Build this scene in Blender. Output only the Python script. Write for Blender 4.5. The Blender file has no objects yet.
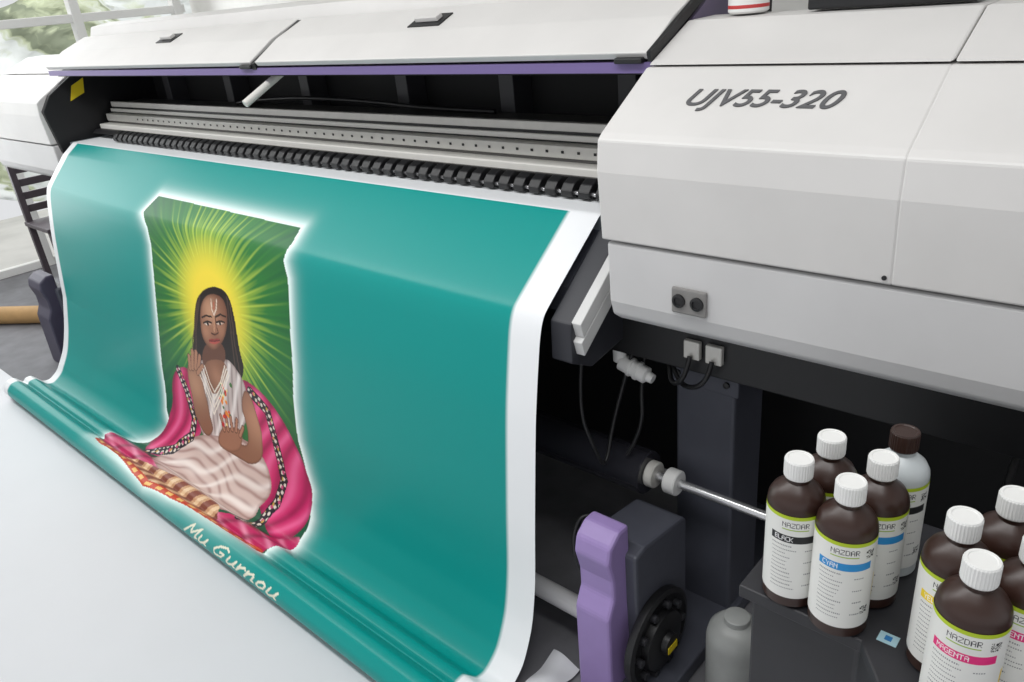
import bpy, math, random, bmesh
import numpy as np
from mathutils import Matrix, Vector
random.seed(4)
S=bpy.context.scene
try: S.view_settings.view_transform='Standard'
except Exception: pass
CAMZ=1.65
Rm=Matrix(((0.747,-0.2154,0.629,0),(0.6586,0.3696,-0.6555,0),(-0.0915,0.9037,0.4183,0),(0,0,0,1)))
cam=bpy.data.cameras.new('camera'); co=bpy.data.objects.new('camera',cam); S.collection.objects.link(co)
co.matrix_world=Matrix.Translation((0,0,CAMZ))@Rm.to_3x3().to_quaternion().to_matrix().to_4x4()
cam.sensor_width=36; cam.lens=27; S.camera=co
def lin(c):
    return tuple((v/255/12.92 if v/255<=0.04045 else ((v/255+0.055)/1.055)**2.4) for v in c[:3])
MATS={}
def mat(name,rgb,rough=0.5,metal=0.0,noise=0.0,scale=20,spec=0.5):
    if name in MATS: return MATS[name]
    m=bpy.data.materials.new(name); m.use_nodes=True; nt=m.node_tree; b=nt.nodes['Principled BSDF']
    c=lin(rgb); b.inputs['Base Color'].default_value=(*c,1); b.inputs['Roughness'].default_value=rough
    b.inputs['Metallic'].default_value=metal; b.inputs['Specular IOR Level'].default_value=spec
    if noise:
        n=nt.nodes.new('ShaderNodeTexNoise'); n.inputs['Scale'].default_value=scale; n.inputs['Detail'].default_value=4
        tc=nt.nodes.new('ShaderNodeTexCoord'); nt.links.new(tc.outputs['Object'],n.inputs['Vector'])
        r=nt.nodes.new('ShaderNodeValToRGB')
        r.color_ramp.elements[0].position=0.3; r.color_ramp.elements[1].position=0.7
        r.color_ramp.elements[0].color=(*[v*(1-noise) for v in c],1); r.color_ramp.elements[1].color=(*[min(1,v*(1+noise)) for v in c],1)
        nt.links.new(n.outputs['Fac'],r.inputs['Fac']); nt.links.new(r.outputs['Color'],b.inputs['Base Color'])
    MATS[name]=m; return m
WHITE=mat('printer_white_plastic',(208,206,204),0.45,noise=0.035,scale=5)
WHITE_SHADED=mat('printer_white_plastic_shaded',(200,199,199),0.48,noise=0.04,scale=5)  # same white plastic, with the lower faces' cooler shade put into the colour
BLACK=mat('black_plastic',(24,24,26),0.45)
BLACK2=mat('interior_black',(24,24,26),0.7)
DGREY=mat('dark_grey_paint',(74,76,86),0.5,noise=0.05)
ALU=mat('aluminium_rail',(214,212,206),0.4,0.1,noise=0.04,scale=30)
STEEL=mat('polished_steel',(210,210,212),0.25,0.8)
PURP=mat('purple_plastic',(152,130,184),0.45,noise=0.03)
PURPD=mat('purple_dark_strip',(112,96,146),0.5)
WPL=mat('white_cap_plastic',(228,228,226),0.4)
YEL=mat('yellow_label',(232,205,30),0.5)
def empty(name,loc=(0,0,0)):
    e=bpy.data.objects.new(name,None); e.location=loc; S.collection.objects.link(e); e.empty_display_size=0.1; return e
def obj(name,me,m,parent=None):
    o=bpy.data.objects.new(name,me); S.collection.objects.link(o)
    if m: me.materials.append(m)
    if parent:
        o.parent=parent; o.matrix_parent_inverse=Matrix.Translation(-parent.location)
    return o
def bev(o,w,seg=2):
    if w:
        b=o.modifiers.new('bevel','BEVEL'); b.width=w; b.segments=seg; b.limit_method='ANGLE'; b.angle_limit=math.radians(25)
def _prism(name,v,n,m,parent,bevel):
    f=[tuple(range(n)),tuple(range(2*n-1,n-1,-1))]+[(i,i+n,(i+1)%n+n,(i+1)%n) for i in range(n)]
    me=bpy.data.meshes.new(name); me.from_pydata(v,[],f)
    bm=bmesh.new(); bm.from_mesh(me); bmesh.ops.recalc_face_normals(bm,faces=bm.faces); bm.to_mesh(me); bm.free()
    o=obj(name,me,m,parent); bev(o,bevel); return o
def prism(name,prof,x0,x1,m,parent=None,bevel=0.0):
    return _prism(name,[(x0,y,z) for y,z in prof]+[(x1,y,z) for y,z in prof],len(prof),m,parent,bevel)
def zprism(name,poly,z0,z1,m,parent=None,bevel=0.0):
    return _prism(name,[(x,y,z0) for x,y in poly]+[(x,y,z1) for x,y in poly],len(poly),m,parent,bevel)
def box(name,x0,x1,y0,y1,z0,z1,m,parent=None,bevel=0.0):
    return prism(name,[(y0,z0),(y1,z0),(y1,z1),(y0,z1)],x0,x1,m,parent,bevel)
def lathe(name,prof,m,parent=None,seg=32,p0=(0,0,0),axis=(0,0,1),smooth=True):
    ax=Vector(axis).normalized(); qd=Vector((0,0,1)).rotation_difference(ax)
    v=[];f=[]
    for r,h in prof:
        for k in range(seg):
            a=2*math.pi*k/seg; v.append(tuple(qd@Vector((r*math.cos(a),r*math.sin(a),h))+Vector(p0)))
    for i in range(len(prof)-1):
        for k in range(seg):
            a=i*seg+k; b=i*seg+(k+1)%seg; f.append((a,b,b+seg,a+seg))
    f.append(tuple(range(seg-1,-1,-1))); f.append(tuple(range((len(prof)-1)*seg,len(prof)*seg)))
    me=bpy.data.meshes.new(name); me.from_pydata(v,[],f)
    if smooth:
        for p in me.polygons: p.use_smooth=len(p.vertices)==4
        try: me.set_sharp_from_angle(angle=math.radians(40))
        except Exception: pass
    return obj(name,me,m,parent)
def cyl(name,p0,p1,r,m,parent=None,seg=24):
    d=Vector(p1)-Vector(p0); L=d.length; c=min(r*0.15,0.003)
    return lathe(name,[(r-c,0),(r,c),(r,L-c),(r-c,L)],m,parent,seg,p0,d)
def cable(name,pts,r,m,parent=None):
    cu=bpy.data.curves.new(name,'CURVE'); cu.dimensions='3D'; cu.bevel_depth=r; cu.bevel_resolution=2; cu.resolution_u=8
    sp=cu.splines.new('NURBS'); sp.points.add(len(pts)-1)
    for i,p in enumerate(pts): sp.points[i].co=(*p,1)
    sp.use_endpoint_u=True; sp.order_u=3
    return obj(name,cu,m,parent)
# =============== BANNER: section profile (y,z) swept along x
ctrl=[(1.64,1.143),(1.55,1.143),(1.46,1.143),(1.44,1.142),(1.425,1.133),(1.35,1.077),(1.24,0.994),(1.212,0.970),(1.198,0.945),(1.185,0.90),(1.15,0.72),(1.112,0.45),(1.088,0.27),(1.06,0.15),(1.015,0.06),(0.965,0.022),(0.932,0.024),(0.910,0.048),(0.888,0.072),(0.862,0.072),(0.848,0.060),(0.836,0.072),(0.812,0.094),(0.782,0.092),(0.758,0.068),(0.754,0.038),(0.772,0.012),(0.81,0.006)]
def catmull(P,n=12):
    out=[]
    P=[P[0]]+P+[P[-1]]
    for i in range(1,len(P)-2):
        p0,p1,p2,p3=[np.array(P[j]) for j in (i-1,i,i+1,i+2)]
        for k in range(n):
            t=k/n
            m1=(p2-p0)*0.4; m2=(p3-p1)*0.4
            L=np.linalg.norm(p2-p1)
            if np.linalg.norm(m1)>L: m1=m1/np.linalg.norm(m1)*L
            if np.linalg.norm(m2)>L: m2=m2/np.linalg.norm(m2)*L
            h=(2*t**3-3*t**2+1)*p1+(t**3-2*t**2+t)*m1+(-2*t**3+3*t**2)*p2+(t**3-t**2)*m2
            out.append(h)
    out.append(np.array(P[-2])); return np.array(out)
prof=catmull(ctrl)
seglen=np.linalg.norm(np.diff(prof,axis=0),axis=1); arc=np.concatenate([[0],np.cumsum(seglen)])
STOT=arc[-1]
XL,XR=-4.27,-1.05
# artwork drawing board (u,v units) -> print metres (x, arc length s)
UB=[95,150,205,260,315]; VB=[190,235,280,325,370,415,445,475,505,535,560]
TB="""3642,432 3177,378 2782,332 2443,292 2149,258
3572,632 3025,561 2595,506 2271,459 2003,416
3649,846 3065,747 2607,669 2236,607 1927,555
3753,1082 3133,950 2646,846 2255,763 1934,696
3829,1325 3211,1170 2697,1038 2287,933 1952,847
3621,1516 3221,1378 2747,1240 2325,1113 1975,1008
3187,1708 3114,1487 2741,1364 2346,1238 1993,1121
3000,1790 2772,1666 2669,1466 2340,1352 2006,1236
2900,1800 2648,1774 2422,1614 2291,1449 2001,1342
2800,1820 2500,1800 2246,1729 2096,1589 1965,1434
2700,1840 2400,1830 2100,1800 1956,1690 1897,1500"""
TB=np.array([[[float(c) for c in p.split(',')] for p in r.split()] for r in TB.split('\n')])/1000
TB[:,:,0]*=-1
def rowval(i,u):
    if i<=4:
        return [np.polyval(np.polyfit((np.array(UB)-205)/110,TB[i,:,k],3),(u-205)/110) for k in (0,1)]
    return [float(np.interp(u,UB,TB[i,:,k])) for k in (0,1)]
def board(p):
    u,v=p; i=max(0,min(len(VB)-2,int(np.searchsorted(VB,v))-1)); w=(v-VB[i])/(VB[i+1]-VB[i])
    a=rowval(i,u); b=rowval(i+1,u); return (a[0]*(1-w)+b[0]*w,a[1]*(1-w)+b[1]*w)
def dens(pts,closed=True,step=6):
    out=[]; n=len(pts)
    for i in range(n if closed else n-1):
        a=pts[i]; b=pts[(i+1)%n]; k=max(1,int(math.hypot(b[0]-a[0],b[1]-a[1])/step))
        for j in range(k): out.append((a[0]+(b[0]-a[0])*j/k,a[1]+(b[1]-a[1])*j/k))
    if not closed: out.append(pts[-1])
    return [board(p) for p in out]
def smooth(pts):
    for _ in range(2):
        q=[]
        for i in range(len(pts)):
            a=pts[i]; b=pts[(i+1)%len(pts)]
            q+= [(a[0]*.75+b[0]*.25,a[1]*.75+b[1]*.25),(a[0]*.25+b[0]*.75,a[1]*.25+b[1]*.75)]
        pts=q
    return pts
def Fc(L): return [(212.5+(u-212.5)*1.28,v) for u,v in L]
ART={
'hair':[(194,312),(196,298),(203,289),(213,286),(222,289),(229,298),(233,314),(236,334),(239,352),(243,366),(242,378),(236,386),(230,382),(225,366),(205,360),(200,366),(195,372),(190,363),(193,345),(193,325)],
'face':Fc([(202.5,306),(206,296),(212.5,293),(219.5,297),(223.2,308),(223.5,322),(222,335),(218.3,345),(213,350.5),(207.6,346),(203.4,336),(202,320)]),
'neck':[(204,342),(222,341),(226,362),(213,376),(200,363)],
'torso':[(196,364),(205,357),(212,372),(224,357),(233,365),(246,386),(248,408),(244,432),(215,442),(200,438),(195,400)],
'chest':[(203,360),(224,359),(228,378),(214,398),(205,382)],
'robeL':[(174,370),(186,365),(192,380),(196,405),(203,432),(185,448),(160,453),(140,448),(165,428),(172,405),(170,385)],
'robeR':[(237,376),(255,386),(277,409),(292,434),(305,465),(313,493),(310,516),(292,528),(270,531),(255,500),(262,470),(258,440),(246,415)],
'lap':[(148,455),(180,441),(200,434),(225,437),(245,438),(262,455),(272,480),(268,500),(245,515),(215,512),(185,490),(160,472)],
'armL':[(187,362),(198,362),(201,378),(205,396),(211,420),(213,432),(205,438),(196,420),(190,392),(187,376)],
'armR':[(244,387),(252,398),(258,420),(263,440),(262,460),(250,466),(236,457),(222,449),(222,441),(238,443),(249,447),(247,425),(241,405)],
'handR':[(222,449),(217,441),(219,432),(224,426),(230,428),(238,427),(243,436),(241,450),(231,453)],
'pinkB':[(97,437),(118,434),(150,455),(160,472),(185,492),(215,514),(245,518),(270,528),(290,527),(300,531),(285,546),(260,548),(225,532),(190,512),(150,489),(120,464)],
'beige':[(118,456),(150,464),(205,494),(222,508),(212,524),(185,508),(150,486)],
}
AP={k:dens(smooth(v),step=9) for k,v in ART.items()}
outline=dens([(160,195),(230,211),(302,227),(288,262),(291,330),(295,400),(300,440),(312,490),(310,518),(298,533),(285,547),(260,549),(225,533),(190,513),(150,490),(120,465),(95,438),(125,434),(150,440),(168,428),(165,410),(159,350),(148,214)],step=14)
xs=np.concatenate([np.arange(XL,-3.46,0.014),np.arange(-3.46,-1.70,0.0034),np.arange(-1.70,XR,0.012),[XR]])
ss=np.linspace(0,STOT,int(STOT/0.0024)+1)
X,SS=np.meshgrid(xs,ss,indexing='ij')
col=np.zeros(X.shape+(3,)); col[:]=np.array(lin((4,143,137)))
def sub(pts,pad=0.0):
    a=np.array(pts); i0,i1=np.searchsorted(xs,[a[:,0].min()-pad,a[:,0].max()+pad]); j0,j1=np.searchsorted(ss,[a[:,1].min()-pad,a[:,1].max()+pad])
    return slice(max(0,i0-1),i1+1),slice(max(0,j0-1),j1+1)
def inpoly(pts):
    sl=sub(pts); x=X[sl]; s_=SS[sl]; r=np.zeros(x.shape,bool); n=len(pts)
    for i in range(n):
        x1,y1=pts[i]; x2,y2=pts[(i+1)%n]
        if y1==y2: continue
        r^=((y1>s_)!=(y2>s_))&(x<(x2-x1)*(s_-y1)/(y2-y1)+x1)
    R=np.zeros(X.shape,bool); R[sl]=r; return R
def dist(pts,closed=False,pad=0.15):
    sl=sub(pts,pad); x=X[sl]; s_=SS[sl]; d=np.full(x.shape,9.0); n=len(pts)
    for i in range(n if closed else n-1):
        x1,y1=pts[i]; x2,y2=pts[(i+1)%n]; dx,dy=x2-x1,y2-y1; L=dx*dx+dy*dy+1e-9
        t=np.clip(((x-x1)*dx+(s_-y1)*dy)/L,0,1); d=np.minimum(d,np.hypot(x-x1-t*dx,s_-y1-t*dy))
    D=np.full(X.shape,9.0); D[sl]=d; return D
def fill(mask,c,w=1.0):
    c=np.array(lin(c)); 
    if np.isscalar(w): col[mask]=col[mask]*(1-w)+c*w
    else: col[mask]=col[mask]*(1-w[mask][:,None])+c*w[mask][:,None]
ins=inpoly(outline); d=dist(outline,True)
g=np.where(ins,1,0.93*np.exp(-(np.maximum(d-0.003,0)/0.025)**1.15))
fill(np.ones(X.shape,bool),(232,248,245),g)
hc=board((212,308)); r=np.hypot(X-hc[0],SS-hc[1]); th=np.arctan2(SS-hc[1],X-hc[0])
ray=0.5+0.2*np.sin(th*46+np.sin(th*7)*2)+0.2*np.sin(th*83+1)+0.1*np.sin(th*151+r*9)
edge=ins&(d>0.006)
fill(edge,(20,84,56))
w=np.clip(1-(r-0.12)/(0.52+0.14*ray),0,1); fill(edge,(66,154,52),w*(0.55+0.45*ray))
w=np.clip(1-(r-0.12)/(0.16+0.18*ray),0,1); fill(edge,(196,214,70),w)
w=np.clip(1-(r-0.13)/0.14,0,1); fill(edge,(248,224,70),w)
fill(edge&(r>0.2),(225,235,110),np.clip(1-(r-0.2)/0.35,0,1)*np.clip(ray*2.6-1.7,0,1)*0.6)
def P(k,c): fill(inpoly(AP[k]),c)
def St(u,wd,c,w=1.0): fill(dist(dens(u,False),pad=wd*2)<wd,c,w)
def glow(k,c,ctr,rad,amt):
    m=inpoly(AP[k]); q=board(ctr); w=np.exp(-(np.hypot(X-q[0],SS-q[1])/rad)**2)*amt; fill(m,c,w)
def rim(k,c,wd,amt):
    m=inpoly(AP[k]); dd=dist(AP[k],True,0.01); fill(m,c,np.clip(1-dd/wd,0,1)*amt)
P('hair',(34,24,22))
for u in ([(197,302),(192,340),(193,364)],[(229,303),(234,345),(240,378)],[(226,297),(231,340),(236,380)],[(199,296),(195,330),(196,366)]): St(u,0.0035,(84,64,54))
P('robeL',(204,40,104)); P('robeR',(208,42,108))
for k,sx,sy in(('robeL',62,30),('robeR',48,34)): 
    f1=0.5+0.5*np.sin(X*sx+SS*sy+np.sin(SS*17+X*6)*1.8); fill(inpoly(AP[k]),(128,16,64),0.62*f1**4); fill(inpoly(AP[k]),(242,112,164),0.65*(1-f1)**3)
    rim(k,(110,12,54),0.02,0.6)
P('torso',(196,182,178)); m=inpoly(AP['torso']); fill(m,(112,88,84),0.65*(0.5+0.5*np.sin(X*190+np.sin(SS*12)*3))**3); fill(m,(246,240,236),0.7*(0.5+0.5*np.sin(X*85+SS*40))**3); rim('torso',(120,90,84),0.014,0.6)
P('neck',(104,66,50)); P('chest',(134,90,68)); glow('chest',(178,128,100),(216,376),0.05,0.7)
P('face',(128,84,64)); glow('face',(206,158,126),(209,311),0.065,0.8); glow('face',(190,138,108),(205,331),0.04,0.7); glow('face',(182,130,102),(220,330),0.04,0.6); glow('face',(176,122,94),(213,345),0.03,0.5); rim('face',(84,50,38),0.014,0.55)
P('pinkB',(190,38,96)); m=inpoly(AP['pinkB']); fill(m,(244,160,190),0.6*(0.5+0.5*np.sin(X*30-SS*95+np.sin(X*9)))**4); fill(m,(84,14,44),0.55*(0.5+0.5*np.sin(X*44+SS*70+1))**5)
P('lap',(208,186,178)); m=inpoly(AP['lap']); fill(m,(138,94,88),0.62*(0.5+0.5*np.sin(SS*150+np.sin(X*9+1)*6+np.sin(X*31)))**3); fill(m,(246,238,232),0.65*(0.5+0.5*np.sin(SS*75+X*30+np.sin(X*17)*2))**3); rim('lap',(130,84,78),0.018,0.6)
for k in ([(178,370),(186,392),(194,418),(190,436),(172,447),(148,449)],[(250,392),(268,412),(277,445),(284,480),(276,503),(257,516),(240,519)]):
    St(k,0.022,(34,28,38)); m=dist(dens(k,False),pad=0.05)<0.017; fill(m,(222,212,200),((np.sin(X*170+SS*60)*np.sin(SS*190-X*50)>0.25)*1.0)); fill(m,(196,70,120),((np.sin(X*97+1)*np.sin(SS*113)>0.72)*1.0)); fill(m,(200,160,70),((np.sin(X*123+2)*np.sin(SS*91+1)>0.8)*1.0))
P('armL',(140,96,74)); glow('armL',(196,148,118),(195,385),0.08,0.75); rim('armL',(84,52,40),0.01,0.6)
for u,wd in (([(189.5,368),(188.5,356)],0.011),([(192,368),(191.7,351)],0.011),([(195,368),(195.3,352)],0.011),([(197.6,368),(199,356)],0.010),([(197,373),(202,366)],0.010)): St(u,wd+0.002,(90,56,42)); St(u,wd-0.001,(176,128,102)) 
P('armR',(140,96,74)); glow('armR',(198,148,118),(256,422),0.09,0.75); rim('armR',(84,52,40),0.01,0.6); P('handR',(158,110,86)); rim('handR',(90,56,42),0.012,0.6)
for u in ([(224,430),(221,416)],[(228,430),(226,415)],[(232,430),(231,417)],[(236,431),(237,420)],[(240,436),(243,428)]): St(u,0.011,(96,60,46)); St(u,0.007,(176,126,100))
for j in range(30):
    a=random.uniform(220,231); b_=random.uniform(384,426); q=board((a,b_)); c=random.choice([(225,80,40),(235,140,50),(60,110,50),(190,40,40),(240,220,140)])
    fill(np.hypot(X-q[0],SS-q[1])<random.uniform(0.006,0.011),c)
for dx in (0,3,6,9):
    St([(204-dx*0.5,366+dx),(209,382+dx*2),(214,392+dx*2.5),(220,382+dx*2),(224+dx*0.5,366+dx)],0.0032,(238,228,214))
for side in (Fc([(205,324),(207.8,322.8),(210.6,324.2),(207.8,325.6)]),Fc([(214.6,324),(217.4,322.5),(220.6,323.6),(217.6,325.3)])):
    m=inpoly(dens(side,step=2)); fill(m,(222,206,192))
for q in Fc([(208,324),(217.5,323.8)]):
    q=board(q); fill(np.hypot(X-q[0],SS-q[1])<0.0078,(20,12,10))
for u in ([(204.6,323),(207.8,321.6),(210.8,323)],[(214.3,323),(217.4,321.2),(221,322.6)],[(203.6,317.5),(207,315.3),(211,317)],[(214,317),(218,314.4),(222,316.6)]): St(Fc(u),0.0036,(40,24,18))
St(Fc([(214,318),(215,328),(216.2,332)]),0.0032,(92,56,42)); St(Fc([(213,317),(213,331)]),0.0035,(198,150,118)); St(Fc([(211,333.2),(213.5,334.8),(216.2,333)]),0.0032,(80,44,32)); St(Fc([(209.3,340.3),(211.5,339.6),(213.2,340.2),(215,339.4),(217.3,339.8)]),0.004,(150,60,56)); St(Fc([(209.8,341.6),(213.4,343),(216.9,341)]),0.005,(182,84,76)); St(Fc([(209.3,340.8),(213.2,341.2),(217.3,340.3)]),0.0016,(70,20,20))
St(Fc([(210.8,299),(211.2,309),(213,315),(214.8,309),(215.1,299)]),0.0026,(236,222,208)); St(Fc([(213,302),(213,309)]),0.0018,(200,40,40))
P('beige',(200,156,120)); m=inpoly(AP['beige']); fill(m,(118,46,42),(np.sin(X*62+SS*20)>0.25)*0.85); fill(m,(236,208,170),(np.sin(X*62+SS*20)<-0.75)*0.8)
bl=[(98,441),(122,462),(150,487),(190,511),(225,531),(258,546)]; St(bl,0.014,(196,70,44)); m=dist(dens(bl,False),pad=0.04)<0.007; fill(m,(236,190,110),(np.sin(X*90)>0)*1.0)
GL={'M':(0.85,[[(0,0),(.12,1),(.38,.25),(.62,1),(.72,0),(.82,.1)]]),'u':(.6,[[(0,.6),(.04,.1),(.2,0),(.36,.2),(.4,.6),(.42,.1),(.55,.05)]]),'G':(.8,[[(.6,.85),(.4,1),(.1,.8),(0,.4),(.2,0),(.55,.1),(.6,.45),(.35,.42)]]),'r':(.45,[[(0,.6),(.04,0),(.08,.4),(.25,.62),(.36,.5)]]),'n':(.6,[[(0,.6),(.03,0),(.1,.45),(.27,.62),(.38,.45),(.4,.05),(.55,.05)]]),'o':(.55,[[(.2,.6),(.03,.4),(.05,.1),(.22,0),(.4,.15),(.4,.45),(.2,.6)]]),' ':(.30,[])}
cx=-2.38; H=0.044
for ch in 'Mu Gurnou':
    adv,strk=GL[ch]
    for st in strk:
        pts=[(cx+(p[0]+p[1]*0.45)*0.100,1.764-p[1]*H) for p in st]
        fill(dist(pts,pad=0.03)<0.0038,(232,228,206))
    cx+=adv*0.108
sp=float(np.interp(-1.43,-prof[:40,0],arc[:40]))
mg=(X>-1.14)|(X<-4.205)|(SS<sp); fill(mg,(234,236,238))
Y=np.interp(SS,arc,prof[:,0]); Z=np.interp(SS,arc,prof[:,1])
f=np.clip((-X-2.9)/1.37,0,1)**1.6; wg=np.clip((SS-0.28)/0.2,0,1)*np.clip((1.40-SS)/0.35,0,1)
Y=Y+0.05*f*wg+0.0035*np.sin(X*2.6+SS*2.2)*wg
def gridmesh(name,Xg,Yg,Zg,C):
    nx,ny=Xg.shape; me=bpy.data.meshes.new(name)
    v=np.stack([Xg,Yg,Zg],-1).reshape(-1,3).astype(np.float32)
    idx=np.arange(nx*ny).reshape(nx,ny)
    f=np.stack([idx[:-1,:-1],idx[1:,:-1],idx[1:,1:],idx[:-1,1:]],-1).reshape(-1,4)
    me.vertices.add(len(v)); me.vertices.foreach_set('co',v.ravel())
    me.loops.add(f.size); me.loops.foreach_set('vertex_index',f.ravel().astype(np.int32))
    me.polygons.add(len(f)); me.polygons.foreach_set('loop_start',np.arange(0,f.size,4,dtype=np.int32))
    me.update(calc_edges=True); me.validate()
    me.polygons.foreach_set('use_smooth',np.ones(len(f),bool))
    ca=me.color_attributes.new('print','FLOAT_COLOR','POINT')
    cc=np.concatenate([C.reshape(-1,3),np.ones((nx*ny,1))],1).astype(np.float32); ca.data.foreach_set('color',cc.ravel())
    return me
def attrmat(name,rough,spec=0.4):
    m=bpy.data.materials.new(name); m.use_nodes=True; nt=m.node_tree; b=nt.nodes['Principled BSDF']
    a=nt.nodes.new('ShaderNodeAttribute'); a.attribute_name='print'; nt.links.new(a.outputs['Color'],b.inputs['Base Color'])
    b.inputs['Roughness'].default_value=rough; b.inputs['Specular IOR Level'].default_value=spec
    return m
banner=empty('printed_banner',(-2.6,1.0,0))
obj('banner_sheet',gridmesh('banner_sheet',X,Y,Z,col),attrmat('printed_vinyl',0.36,0.26),banner)
cyl('roll_core',(-4.29,0.795,0.046),(-1.04,0.795,0.046),0.032,mat('core_card',(225,225,222),0.6),banner)
# =============== PRINTER
pr=empty('large_format_printer',(-2.6,1.7,0))
def body(tag,x0,x1,dy=0,dz=0,m=WHITE,lower=True,x2=None):
    s=lambda L:[(y+dy,z+dz) for y,z in L]
    if lower: prism(tag+'_lower_housing',s([(1.36,0.955),(1.29,0.965),(1.262,0.985),(1.252,1.02),(1.25,1.152),(1.7,1.152),(1.7,0.955)]),x0,x2 or x1,WHITE_SHADED,pr,0.006)
    prism(tag+'_front_panel',s([(1.244,1.158),(1.236,1.30),(1.243,1.362),(1.258,1.374),(1.424,1.473),(1.6,1.473),(1.6,1.158)]),x0-0.008,x1,m,pr,0.004)
    prism(tag+'_top_panel',s([(1.424,1.477),(1.584,1.548),(1.70,1.55),(1.70,1.477)]),x0-0.004,x1,m,pr,0.004)
body('right',-0.90,-0.340,x2=0.9)
body('right_end',-0.334,0.9,lower=False)
body('left',-5.35,-4.36,0.12,-0.02)
tc=bpy.data.curves.new('lettering','FONT'); tc.body='UJV55-320'; tc.size=0.064; tc.extrude=0.0008; tc.shear=0.35; tc.offset=0.0007; tc.space_character=1.02
to=obj('model_lettering',tc,mat('lettering_grey',(88,88,90),0.5),pr)
to.rotation_euler=(math.atan2(0.099,0.166),0,0); to.location=(-0.772,1.328,1.4175)
box('socket_plate',-0.745,-0.668,1.244,1.252,1.028,1.083,mat('plate_grey',(128,126,124),0.4),pr,0.004)
for xx in(-0.727,-0.687): lathe('socket_button',[(0.014,0),(0.014,0.004),(0.009,0.006),(0.008,0.003)],BLACK,pr,20,(xx,1.244,1.056),(0,-1,0))
lathe('panel_screw',[(0.004,0),(0.004,0.002)],BLACK,pr,12,(-0.352,1.243,1.17),(0,-1,0))
lp=[(1.455,1.485),(1.55,1.545),(1.675,1.602),(1.668,1.615),(1.545,1.562),(1.445,1.500)]
prism('lid_left',lp,-4.33,-2.465,WHITE,pr,0.003); prism('lid_right',lp,-2.435,-0.915,WHITE,pr,0.003)
prism('lid_gap_arm',[(1.45,1.475),(1.67,1.585),(1.66,1.61),(1.445,1.495)],-2.462,-2.438,BLACK,pr)
for xx in (-2.53,-1.0): prism('lid_catch',[(1.440,1.478),(1.47,1.478),(1.47,1.492),(1.440,1.490)],xx,xx+0.07,BLACK,pr,0.003)
prism('lid_end_arm',[(1.44,1.482),(1.67,1.592),(1.66,1.61),(1.435,1.502)],-0.914,-0.904,BLACK,pr)
prism('body_inner_side',[(1.45,1.10),(1.45,1.485),(1.60,1.545),(1.70,1.60),(1.95,1.60),(1.95,0.96),(1.72,0.96),(1.72,1.10)],-0.914,-0.905,mat('side_purple_grey',(100,90,116),0.5),pr)
prism('lid_purple_strip',[(1.452,1.458),(1.452,1.48),(1.48,1.48),(1.48,1.458)],-4.33,-0.915,PURPD,pr)
prism('rear_hood',[(1.69,1.60),(1.71,1.655),(1.80,1.67),(2.05,1.67),(2.05,1.6)],-4.33,-0.9,WHITE,pr,0.004)
prism('lid_hinge_gap',[(1.672,1.585),(1.70,1.60),(1.70,1.58),(1.68,1.57)],-4.33,-0.92,BLACK,pr)
for xx in(-3.29,-1.72):
    prism('lid_handle_plate',[(1.563,1.566),(1.624,1.593),(1.622,1.599),(1.561,1.572)],xx-0.065,xx+0.065,BLACK,pr,0.001)
    prism('lid_handle_bar',[(1.578,1.580),(1.602,1.591),(1.597,1.602),(1.573,1.592)],xx-0.045,xx+0.045,WHITE,pr,0.002)
cyl('lid_strut',(-2.42,1.53,1.455),(-2.44,1.38,1.375),0.013,ALU,pr)
box('interior_back',-4.36,-0.9,1.95,1.99,0.9,1.6,BLACK2,pr)
prism('interior_roof',[(1.49,1.47),(1.95,1.60),(1.95,1.58),(1.49,1.45)],-4.33,-0.91,BLACK2,pr)
for xx in(-4.0,-3.4,-2.8,-2.2,-1.7,-1.25):
    box('interior_bracket',xx-0.03,xx+0.03,1.86,1.95,1.25,1.56,mat('bracket_black',(60,60,64),0.5),pr,0.003)
RD=mat('rail_dark',(92,90,88),0.45,0.1); RL=mat('rail_light',(226,224,218),0.4)
box('carriage_rail_top',-4.3,-0.92,1.70,1.86,1.24,1.288,RD,pr,0.003)
box('carriage_rail_strip',-4.3,-0.92,1.685,1.705,1.275,1.300,ALU,pr,0.003)
box('carriage_rail_mid',-4.3,-0.92,1.675,1.705,1.252,1.268,RL,pr,0.003)
box('carriage_rail_groove',-4.3,-0.92,1.685,1.7,1.245,1.276,BLACK,pr)
box('carriage_rail_face',-4.3,-0.92,1.645,1.70,1.212,1.246,ALU,pr,0.003)
box('carriage_rail_slot',-4.3,-0.92,1.65,1.70,1.203,1.212,RD,pr)
box('carriage_rail_lower',-4.3,-0.92,1.60,1.70,1.178,1.203,RL,pr,0.004)
prism('roller_beam',[(1.555,1.165),(1.62,1.165),(1.63,1.182),(1.575,1.182)],-4.3,-0.92,BLACK,pr)
for i in range(56):
    xx=-3.95+i*0.0545
    prism('pinch_roller_clip',[(1.512,1.150),(1.56,1.150),(1.58,1.186),(1.55,1.194),(1.524,1.184),(1.508,1.166)],xx,xx+0.036,BLACK,pr,0.003)
    box('rail_screw',xx+0.012,xx+0.020,1.643,1.648,1.226,1.233,BLACK,pr)
cyl('roller_rod',(-3.98,1.525,1.160),(-0.92,1.525,1.160),0.005,STEEL,pr)
cable('interior_cable',[(-3.2,1.78,1.30),(-2.8,1.74,1.34),(-2.3,1.80,1.32),(-2.0,1.76,1.31),(-1.7,1.80,1.30)],0.008,BLACK,pr)
box('platen',-4.34,-0.93,1.445,1.66,1.09,1.139,mat('platen_grey',(150,160,168),0.35,0.4),pr,0.003)
prism('table_slope',[(1.47,1.12),(1.31,1.00),(1.30,0.94),(1.36,0.93),(1.47,1.03)],-4.3,-1.06,DGREY,pr)
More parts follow.
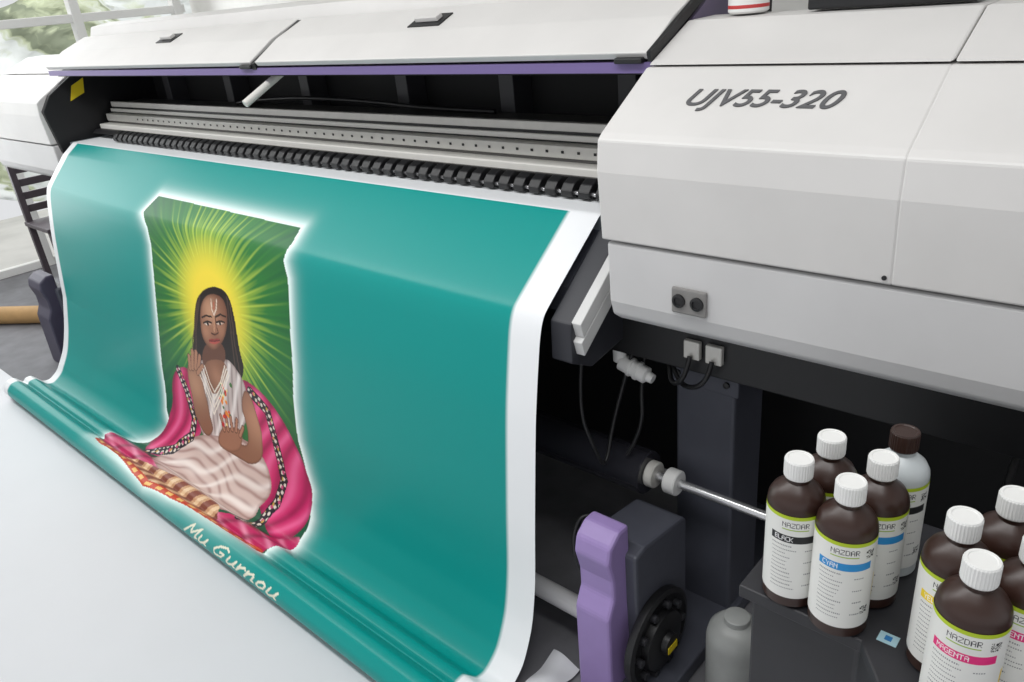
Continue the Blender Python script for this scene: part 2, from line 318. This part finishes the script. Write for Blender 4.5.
prism('table_end_plate',[(1.445,1.128),(1.22,0.955),(1.215,0.86),(1.29,0.82),(1.55,0.86),(1.62,1.09),(1.5,1.13)],-1.045,-0.985,mat('end_plate',(45,46,52),0.5),pr,0.004)
for o1 in (0.0,0.045):
    prism('table_end_rail',[(1.435,1.118-o1),(1.225,0.958-o1),(1.235,0.922-o1),(1.445,1.082-o1)],-1.03+o1*0.5,-0.962,mat('rail_offwhite',(205,205,204),0.4),pr,0.002)
prism('left_side_plate',[(1.40,1.10),(1.37,1.30),(1.42,1.37),(1.60,1.48),(1.95,1.58),(1.95,0.9),(1.5,0.9)],-4.36,-4.33,BLACK,pr,0.003)
prism('left_yellow_label',[(1.51,1.33),(1.535,1.40),(1.60,1.43),(1.585,1.36)],-4.33,-4.327,YEL,pr)
box('under_beam',-4.6,0.9,1.42,1.72,0.80,0.955,BLACK,pr,0.004)
box('rear_shade_panel',-4.5,0.9,1.98,2.02,0.05,0.95,BLACK2,pr)  # near-black sheet added to stand for the shadow under the printer
box('rear_cross_tube',-4.5,0.9,1.90,1.95,0.55,0.62,DGREY,pr,0.004)
box('support_post',-0.885,-0.725,1.5,1.66,0.02,0.86,DGREY,pr,0.008)
box('support_post_cap',-0.90,-0.71,1.485,1.5,0.72,0.86,DGREY,pr,0.004)
for zz in (0.75,0.83):
    for xx in(-0.87,-0.74): lathe('post_bolt',[(0.008,0),(0.008,0.005),(0.005,0.006)],BLACK,pr,12,(xx,1.485,zz),(0,-1,0))
box('support_post_left',-4.7,-4.55,1.55,1.7,0.02,0.86,DGREY,pr,0.006)
box('foot_beam',-0.9,-0.71,1.1,2.0,0.0,0.05,DGREY,pr,0.006)
cyl('takeup_roller',(-4.3,1.44,0.455),(-0.93,1.44,0.455),0.060,mat('roller_black',(44,44,50),0.2),pr)
cyl('takeup_shaft',(-0.93,1.44,0.455),(-0.55,1.44,0.455),0.012,STEEL,pr)
cyl('shaft_collar',(-0.875,1.44,0.455),(-0.84,1.44,0.455),0.034,WPL,pr)
cyl('shaft_hub',(-0.93,1.44,0.455),(-0.905,1.44,0.455),0.036,ALU,pr)
cyl('tension_bar',(-4.4,1.21,0.12),(-0.93,1.21,0.12),0.028,mat('bar_light',(225,225,226),0.3,0.1),pr)
lathe('drain_fitting',[(0.012,0),(0.022,0.005),(0.022,0.03),(0.025,0.032),(0.025,0.038),(0.022,0.04),(0.022,0.05),(0.025,0.052),(0.025,0.058),(0.022,0.06),(0.022,0.08),(0.014,0.085),(0.012,0.10)],WPL,pr,24,(-1.01,1.44,0.765),(0.9,0,-0.25))
cyl('drain_pipe',(-1.01,1.44,0.765),(-1.01,1.44,0.82),0.018,WPL,pr)
for k in range(2):
    box('connector_shell',-0.81+k*0.055,-0.77+k*0.055,1.405,1.42,0.84,0.885,ALU,pr,0.003)
    cable('connector_cable',[(-0.79+k*0.055,1.40,0.85),(-0.79+k*0.055,1.38,0.80),(-0.84+k*0.03,1.40,0.76),(-0.88,1.46,0.80),(-0.92,1.5,0.88)],0.006,BLACK,pr)
cable('hanging_cable',[(-1.02,1.3,0.85),(-1.03,1.28,0.70),(-1.0,1.3,0.58),(-0.99,1.33,0.5),(-1.01,1.4,0.62),(-0.97,1.45,0.82)],0.005,BLACK,pr)
cable('hanging_cable',[(-0.95,1.5,0.9),(-0.96,1.45,0.72),(-0.93,1.42,0.60),(-0.97,1.4,0.52)],0.005,BLACK,pr)
for i in range(4):
    cable('ink_tube',[(-0.15+i*0.05,1.50,0.80),(-0.16+i*0.055,1.40,0.66-0.02*i),(-0.1+i*0.04,1.30,0.72),(0.0+i*0.03,1.25,0.83),(0.03+i*0.03,1.45,0.86)],0.007,BLACK,pr)
cable('winder_cable',[(-0.94,1.25,0.42),(-0.98,1.22,0.45),(-0.99,1.18,0.40),(-0.97,1.16,0.33),(-0.94,1.17,0.28)],0.006,BLACK,pr)
def winder(tag,x0,x1,pm):
    prism(tag+'_gearbox',[(1.17,0.02),(1.39,0.02),(1.39,0.40),(1.37,0.415),(1.20,0.44),(1.16,0.43),(1.16,0.30)],x0,x1,DGREY,pr,0.008)
    prism(tag+'_purple_cover',[(1.08,0.0),(1.18,0.0),(1.18,0.505),(1.14,0.505),(1.105,0.48),(1.095,0.44),(1.11,0.38),(1.11,0.33),(1.085,0.28)],x0+0.01,x1-0.03,pm,pr,0.008)
winder('winder_right',-0.93,-0.79,PURP)
winder('winder_left',-4.58,-4.36,mat('winder_dark_grey',(64,60,78),0.5))
lathe('winder_wheel',[(0.05,0),(0.13,0.0),(0.133,0.006),(0.133,0.02),(0.12,0.024),(0.11,0.016),(0.08,0.016),(0.078,0.035),(0.05,0.04),(0.03,0.04),(0.028,0.055),(0.005,0.056)],BLACK,pr,40,(-0.79,1.225,0.145),(1,0,0))
for k in range(10):
    a=k*math.pi/5; yy=1.225+0.095*math.cos(a); zz=0.145+0.095*math.sin(a)
    cyl('wheel_knob',(-0.785,yy,zz),(-0.758,yy,zz),0.011,mat('knob_grey',(40,40,44),0.4),pr,12)
prism('wheel_label',[(1.205,0.128),(1.245,0.128),(1.245,0.148),(1.205,0.148)],-0.735,-0.7325,YEL,pr)
jug=empty('waste_ink_jug',(-0.57,1.30,0))
lathe('jug_body',[(0.06,0.0),(0.07,0.01),(0.07,0.20),(0.064,0.225),(0.045,0.245),(0.03,0.25),(0.03,0.265),(0.027,0.267)],mat('jug_plastic',(150,152,150),0.4,noise=0.15,scale=9),jug,32,(-0.60,1.29,0))
# =============== INK CABINET + BOTTLES
cab=empty('ink_cabinet',(0,0.95,0))
CB=mat('cabinet_black',(42,42,46),0.5,noise=0.08,scale=12)
zprism('cabinet_body',[(-0.38,0.865),(-0.22,0.86),(-0.15,0.765),(0.35,0.765),(0.35,1.13),(-0.38,1.13)],0.0,0.775,CB,cab,0.005)
zprism('cabinet_top',[(-0.395,0.85),(-0.215,0.847),(-0.145,0.75),(0.36,0.75),(0.36,1.15),(-0.395,1.15)],0.778,0.80,CB,cab,0.003)
box('cabinet_sticker',-0.20,-0.175,0.862,0.882,0.8,0.8006,mat('sticker_blue',(170,205,215),0.4),cab)
box('cabinet_sticker_mark',-0.192,-0.183,0.868,0.877,0.8006,0.8009,mat('sticker_mark',(40,120,180),0.4),cab)
FONT={'A':"01110 10001 10001 11111 10001 10001 10001",'B':"11110 10001 10001 11110 10001 10001 11110",'C':"01111 10000 10000 10000 10000 10000 01111",'D':"11110 10001 10001 10001 10001 10001 11110",'E':"11111 10000 10000 11110 10000 10000 11111",'G':"01111 10000 10000 10011 10001 10001 01111",'K':"10001 10010 10100 11000 10100 10010 10001",'L':"10000 10000 10000 10000 10000 10000 11111",'M':"10001 11011 10101 10101 10001 10001 10001",'N':"10001 11001 10101 10011 10001 10001 10001",'O':"01110 10001 10001 10001 10001 10001 01110",'R':"11110 10001 10001 11110 10100 10010 10001",'T':"11111 00100 00100 00100 00100 00100 00100",'W':"10001 10001 10001 10101 10101 11011 10001",'Y':"10001 10001 01010 00100 00100 00100 00100",'Z':"11111 00001 00010 00100 01000 10000 11111"}
def textmask(U,V,txt,u0,v0,h,wd):
    m=np.zeros(U.shape,bool)
    for i,ch in enumerate(txt):
        rows=FONT[ch].split(); cx=u0+i*wd*6/5
        cu=np.floor((U-cx)/(wd/5)).astype(int); cv=np.floor((v0-V)/(h/7)).astype(int)
        ok=(cu>=0)&(cu<5)&(cv>=0)&(cv<7)
        arr=np.array([[int(c) for c in r_] for r_ in rows]); tmp=np.zeros(U.shape,bool); tmp[ok]=arr[cv[ok],cu[ok]]>0; m|=tmp
    return m
LABM=attrmat('label_print',0.45); rb=0.0385
def label_mesh(word,bc,key):
    U,V=np.meshgrid(np.linspace(-0.1,0.1,420),np.linspace(0.020,0.163,260),indexing='ij')
    C=np.zeros(U.shape+(3,)); C[:]=lin((226,226,222))
    C[V>0.157]=lin((178,200,40))
    C[textmask(U,V,'NAZDAR',-0.020,0.152,0.008,0.0052)]=lin((50,50,55))
    C[(np.abs(V-0.1405)<0.0007)&(U>-0.020)&(U<0.016)]=lin((150,180,60))
    b=(V<0.130)&(V>0.118)&(U>-0.036)&(U<0.036); C[b]=lin(bc)
    C[textmask(U,V,word,-0.030,0.1277,0.0075,0.0044)]=lin((245,245,245))
    rs=np.random.RandomState(key)
    for k in range(12):
        v=0.112-k*0.0068; L=rs.uniform(0.02,0.042)
        tm=(np.abs(V-v)<0.0009)&(U>-0.034)&(U<-0.034+L)&(np.sin(U*2600+k)>-0.3); C[tm]=lin((125,125,128))
        if k%3==1:
            tm=(np.abs(V-v)<0.0009)&(U>0.012)&(U<0.026)&(np.sin(U*2300+k)>-0.4); C[tm]=lin((125,125,128))
    rs=np.random.RandomState(key+9); qr=rs.rand(12,12)>0.5
    for v0 in (0.137,0.042):
        qx=((U-0.026)/0.0011).astype(int); qy=((V-v0)/0.0011).astype(int)
        ok=(U>0.026)&(U<0.039)&(V>v0)&(V<v0+0.013); qq=np.zeros(U.shape,bool); qq[ok]=qr[qx[ok]%12,qy[ok]%12]; C[qq]=lin((40,40,40))
    ok=(U>0.050)&(U<0.062)&(V>0.06)&(V<0.10); C[ok]=lin((235,200,60))
    R=rb+0.0006; A=U/R
    return gridmesh('label',R*np.sin(A),-R*np.cos(A),V,C)
BROWN=mat('brown_bottle_plastic',(52,33,27),0.35); CLEAR=mat('milky_bottle_plastic',(190,196,198),0.35)
LM={'k':label_mesh('BLACK',(30,30,32),1),'c':label_mesh('CYAN',(40,140,205),2),'m':label_mesh('MAGENTA',(222,40,120),3),'y':label_mesh('YELLOW',(235,205,30),4)}
for l in LM.values(): l.materials.append(LABM)
BZ=0.8012
def bottle(x,y,kind,clear=False,turn=0):
    e=empty('ink_bottle',(x,y,BZ))
    lathe('bottle_body',[(rb-0.005,0),(rb,0.004),(rb,0.168),(rb-0.001,0.175),(rb-0.006,0.185),(rb-0.014,0.192),(0.019,0.197),(0.016,0.199),(0.016,0.208)],CLEAR if clear else BROWN,e,40,(x,y,BZ))
    cp=[(0.0185,0.206),(0.0195,0.208),(0.0195,0.232),(0.018,0.2345),(0.015,0.2345),(0.014,0.2335)]
    cpo=lathe('bottle_cap',cp,BROWN if clear else WPL,e,64,(x,y,BZ),smooth=False)
    for i,v in enumerate(cpo.data.vertices):
        if i//64 in(1,2) and i%2: 
            v.co.x=x+(v.co.x-x)*0.97; v.co.y=y+(v.co.y-y)*0.97
    o=bpy.data.objects.new('bottle_label',LM[kind]); S.collection.objects.link(o); o.parent=e
    o.rotation_euler=(0,0,math.atan2(-x,y)+turn)
bottle(-0.330,0.882,'k',turn=0.1);bottle(-0.256,0.868,'c',turn=0.1);bottle(-0.315,0.958,'m');bottle(-0.241,0.944,'c',turn=0.25);bottle(-0.238,1.024,'k',True,0.25)
bottle(-0.126,0.872,'y',turn=0.0);bottle(-0.092,0.802,'m',turn=0.0);bottle(-0.048,0.870,'m',turn=0.1);bottle(-0.088,0.948,'k')
cl=empty('cleaner_bottle',(-0.80,1.655,1.553))
lathe('cleaner_body',[(0.038,0),(0.042,0.004),(0.042,0.12),(0.03,0.15),(0.015,0.17),(0.015,0.19)],WPL,cl,32,(-0.80,1.655,1.553))
lathe('cleaner_cap',[(0.018,0.188),(0.018,0.21),(0.016,0.212)],mat('red_cap',(190,40,40),0.4),cl,24,(-0.80,1.655,1.553))
lathe('cleaner_band',[(0.0421,0.010),(0.0424,0.011),(0.0424,0.016),(0.0421,0.017)],mat('red_band',(190,60,60),0.5),cl,32,(-0.80,1.655,1.553))
tt=empty('tool_tray',(-0.5,1.66,1.553))
box('tray_base',-0.66,-0.36,1.62,1.69,1.553,1.575,BLACK,tt,0.004)
for i,c in enumerate([(60,150,70),(220,120,40),(40,90,160),(200,50,50)]):
    cyl('tray_pen',(-0.55+i*0.045,1.64+0.01*(i%2),1.579),(-0.50+i*0.045,1.66,1.579),0.005,mat('pen_%d'%i,c,0.4),tt,12)
# =============== ROOM
FL=mat('concrete_floor',(112,112,116),0.7,noise=0.15,scale=9)
box('floor',-6.7,3.5,-3,3.5,-0.1,0.0,FL)
SH=mat('white_sheet',(206,207,211),0.45,noise=0.02,scale=2)
nx,ny=160,90
Xg,Yg=np.meshgrid(np.linspace(-4.75,1.8,nx),np.linspace(-1.5,0.86,ny),indexing='ij')
Zg=0.001+0.003*np.abs(np.sin(Yg*3.1+0.5*np.sin(Xg*0.8)))**14
obj('floor_paper_sheet',gridmesh('floor_paper_sheet',Xg,Yg,Zg,np.ones(Xg.shape+(3,))),SH)
# folded sheets of backing paper beside the banner
px_,py_=np.meshgrid(np.linspace(-1.035,-0.95,24),np.linspace(0.97,1.12,36),indexing='ij')
pz=0.016+0.008*np.sin(px_*45+py_*14)+0.006*np.sin(py_*50-px_*20)
obj('folded_paper',gridmesh('folded_paper',px_,py_,np.abs(pz)+0.004,np.ones(px_.shape+(3,))),SH)
WALL=mat('wall_paint',(225,224,220),0.8,noise=0.02)
box('wall_back',-6.7,3.5,3.5,3.6,0,3.2,WALL)
box('ceiling',-6.7,3.5,-3,3.5,3.2,3.3,WALL)
FR=mat('window_frame_white',(232,232,230),0.5)
wl=empty('wall_left',(-6.6,1,0))
box('wall_above',-6.7,-6.6,-3,3.4,2.6,3.2,WALL,wl); box('wall_near',-6.7,-6.6,-3,0.2,0,2.6,WALL,wl)
wn=empty('window_1',(-6.6,2,0))
for yy in(0.2,0.95,1.75,2.5,3.3): box('mullion',-6.68,-6.6,yy,yy+0.07,0,2.6,FR,wn,0.005)
for zz in(0.0,0.95,1.70,2.5): box('transom',-6.67,-6.61,0.2,3.4,zz,zz+0.06,FR,wn,0.005)
gm=bpy.data.materials.new('foliage_glare'); gm.use_nodes=True; nt=gm.node_tree; b=nt.nodes['Principled BSDF']; n=nt.nodes.new('ShaderNodeTexNoise'); n.inputs['Scale'].default_value=2.6; n.inputs['Detail'].default_value=8
rp=nt.nodes.new('ShaderNodeValToRGB'); rp.color_ramp.elements[0].position=0.34; rp.color_ramp.elements[0].color=(*lin((130,138,118)),1); rp.color_ramp.elements[1].position=0.50; rp.color_ramp.elements[1].color=(*lin((225,229,228)),1)  # leaf colours pushed to white: blown-out daylight painted into the ramp
e=rp.color_ramp.elements.new(0.42); e.color=(*lin((190,198,168)),1)
nt.links.new(n.outputs['Fac'],rp.inputs['Fac']); nt.links.new(rp.outputs['Color'],b.inputs['Base Color']); b.inputs['Roughness'].default_value=0.9
yy,zz=np.meshgrid(np.linspace(-1,6,90),np.linspace(0,1.9,50),indexing='ij')
rs=np.random.RandomState(2); xx=-9.4+0.1*np.sin(yy*3+zz*2)+0.08*np.sin(yy*9+zz*7)+0.02*rs.randn(*yy.shape)
obj('garden_hedge',gridmesh('garden_hedge',xx,yy,zz+0.1*np.sin(yy*4)+0.1,np.zeros(xx.shape+(3,))),gm)
box('garden_path',-9.0,-6.7,-3,7,-0.12,-0.02,mat('paving',(190,189,186),0.8,noise=0.1,scale=3))
chh=empty('slatted_chair',(-6.0,1.75,0))
CM=mat('chair_dark_wood',(70,62,68),0.5,noise=0.1)
cx0,cy0=-6.15,1.60
for dx in(0,0.40):
    for dy in(0,0.40): box('chair_leg',cx0+dx,cx0+dx+0.04,cy0+dy,cy0+dy+0.04,0.0,0.44 if dx else 0.86,CM,chh,0.004)
box('chair_seat',cx0,cx0+0.45,cy0-0.01,cy0+0.46,0.43,0.46,CM,chh,0.006)
for i in range(4): box('chair_slat',cx0,cx0+0.02,cy0+0.02,cy0+0.43,0.52+i*0.09,0.57+i*0.09,CM,chh,0.003)
tb=empty('cardboard_tube',(-5.4,1.2,0.06))
lathe('tube_wall',[(0.045,0),(0.055,0),(0.055,0.75),(0.045,0.75)],mat('kraft_card',(176,140,92),0.7,noise=0.08),tb,28,(-5.75,0.98,0.056),(0.8,0.5,0))
# =============== LIGHT
W=bpy.data.worlds.new('world'); S.world=W; W.use_nodes=True; W.node_tree.nodes['Background'].inputs[0].default_value=(0.96,0.975,1,1); W.node_tree.nodes['Background'].inputs[1].default_value=0.78
def area(name,loc,rot,sx,sy,e,c=(1,1,1)):
    l=bpy.data.lights.new(name,'AREA'); l.shape='RECTANGLE'; l.size=sx; l.size_y=sy; l.energy=e; l.color=c
    o=bpy.data.objects.new(name,l); o.location=loc; o.rotation_euler=rot; S.collection.objects.link(o)
area('ceiling_lamp',(-1.0,0.3,3.1),(0,0,0),3.0,0.5,46)
area('ceiling_lamp',(-4.0,0.3,3.1),(0,0,0),3.0,0.5,44)
area('window_daylight',(-6.4,1.7,1.6),(0,math.radians(-90),0),2.0,3.0,50,(0.95,0.98,1))
area('garden_daylight',(-7.2,2.0,3.2),(0,math.radians(50),0),2.0,5.0,110,(1,1,0.98))
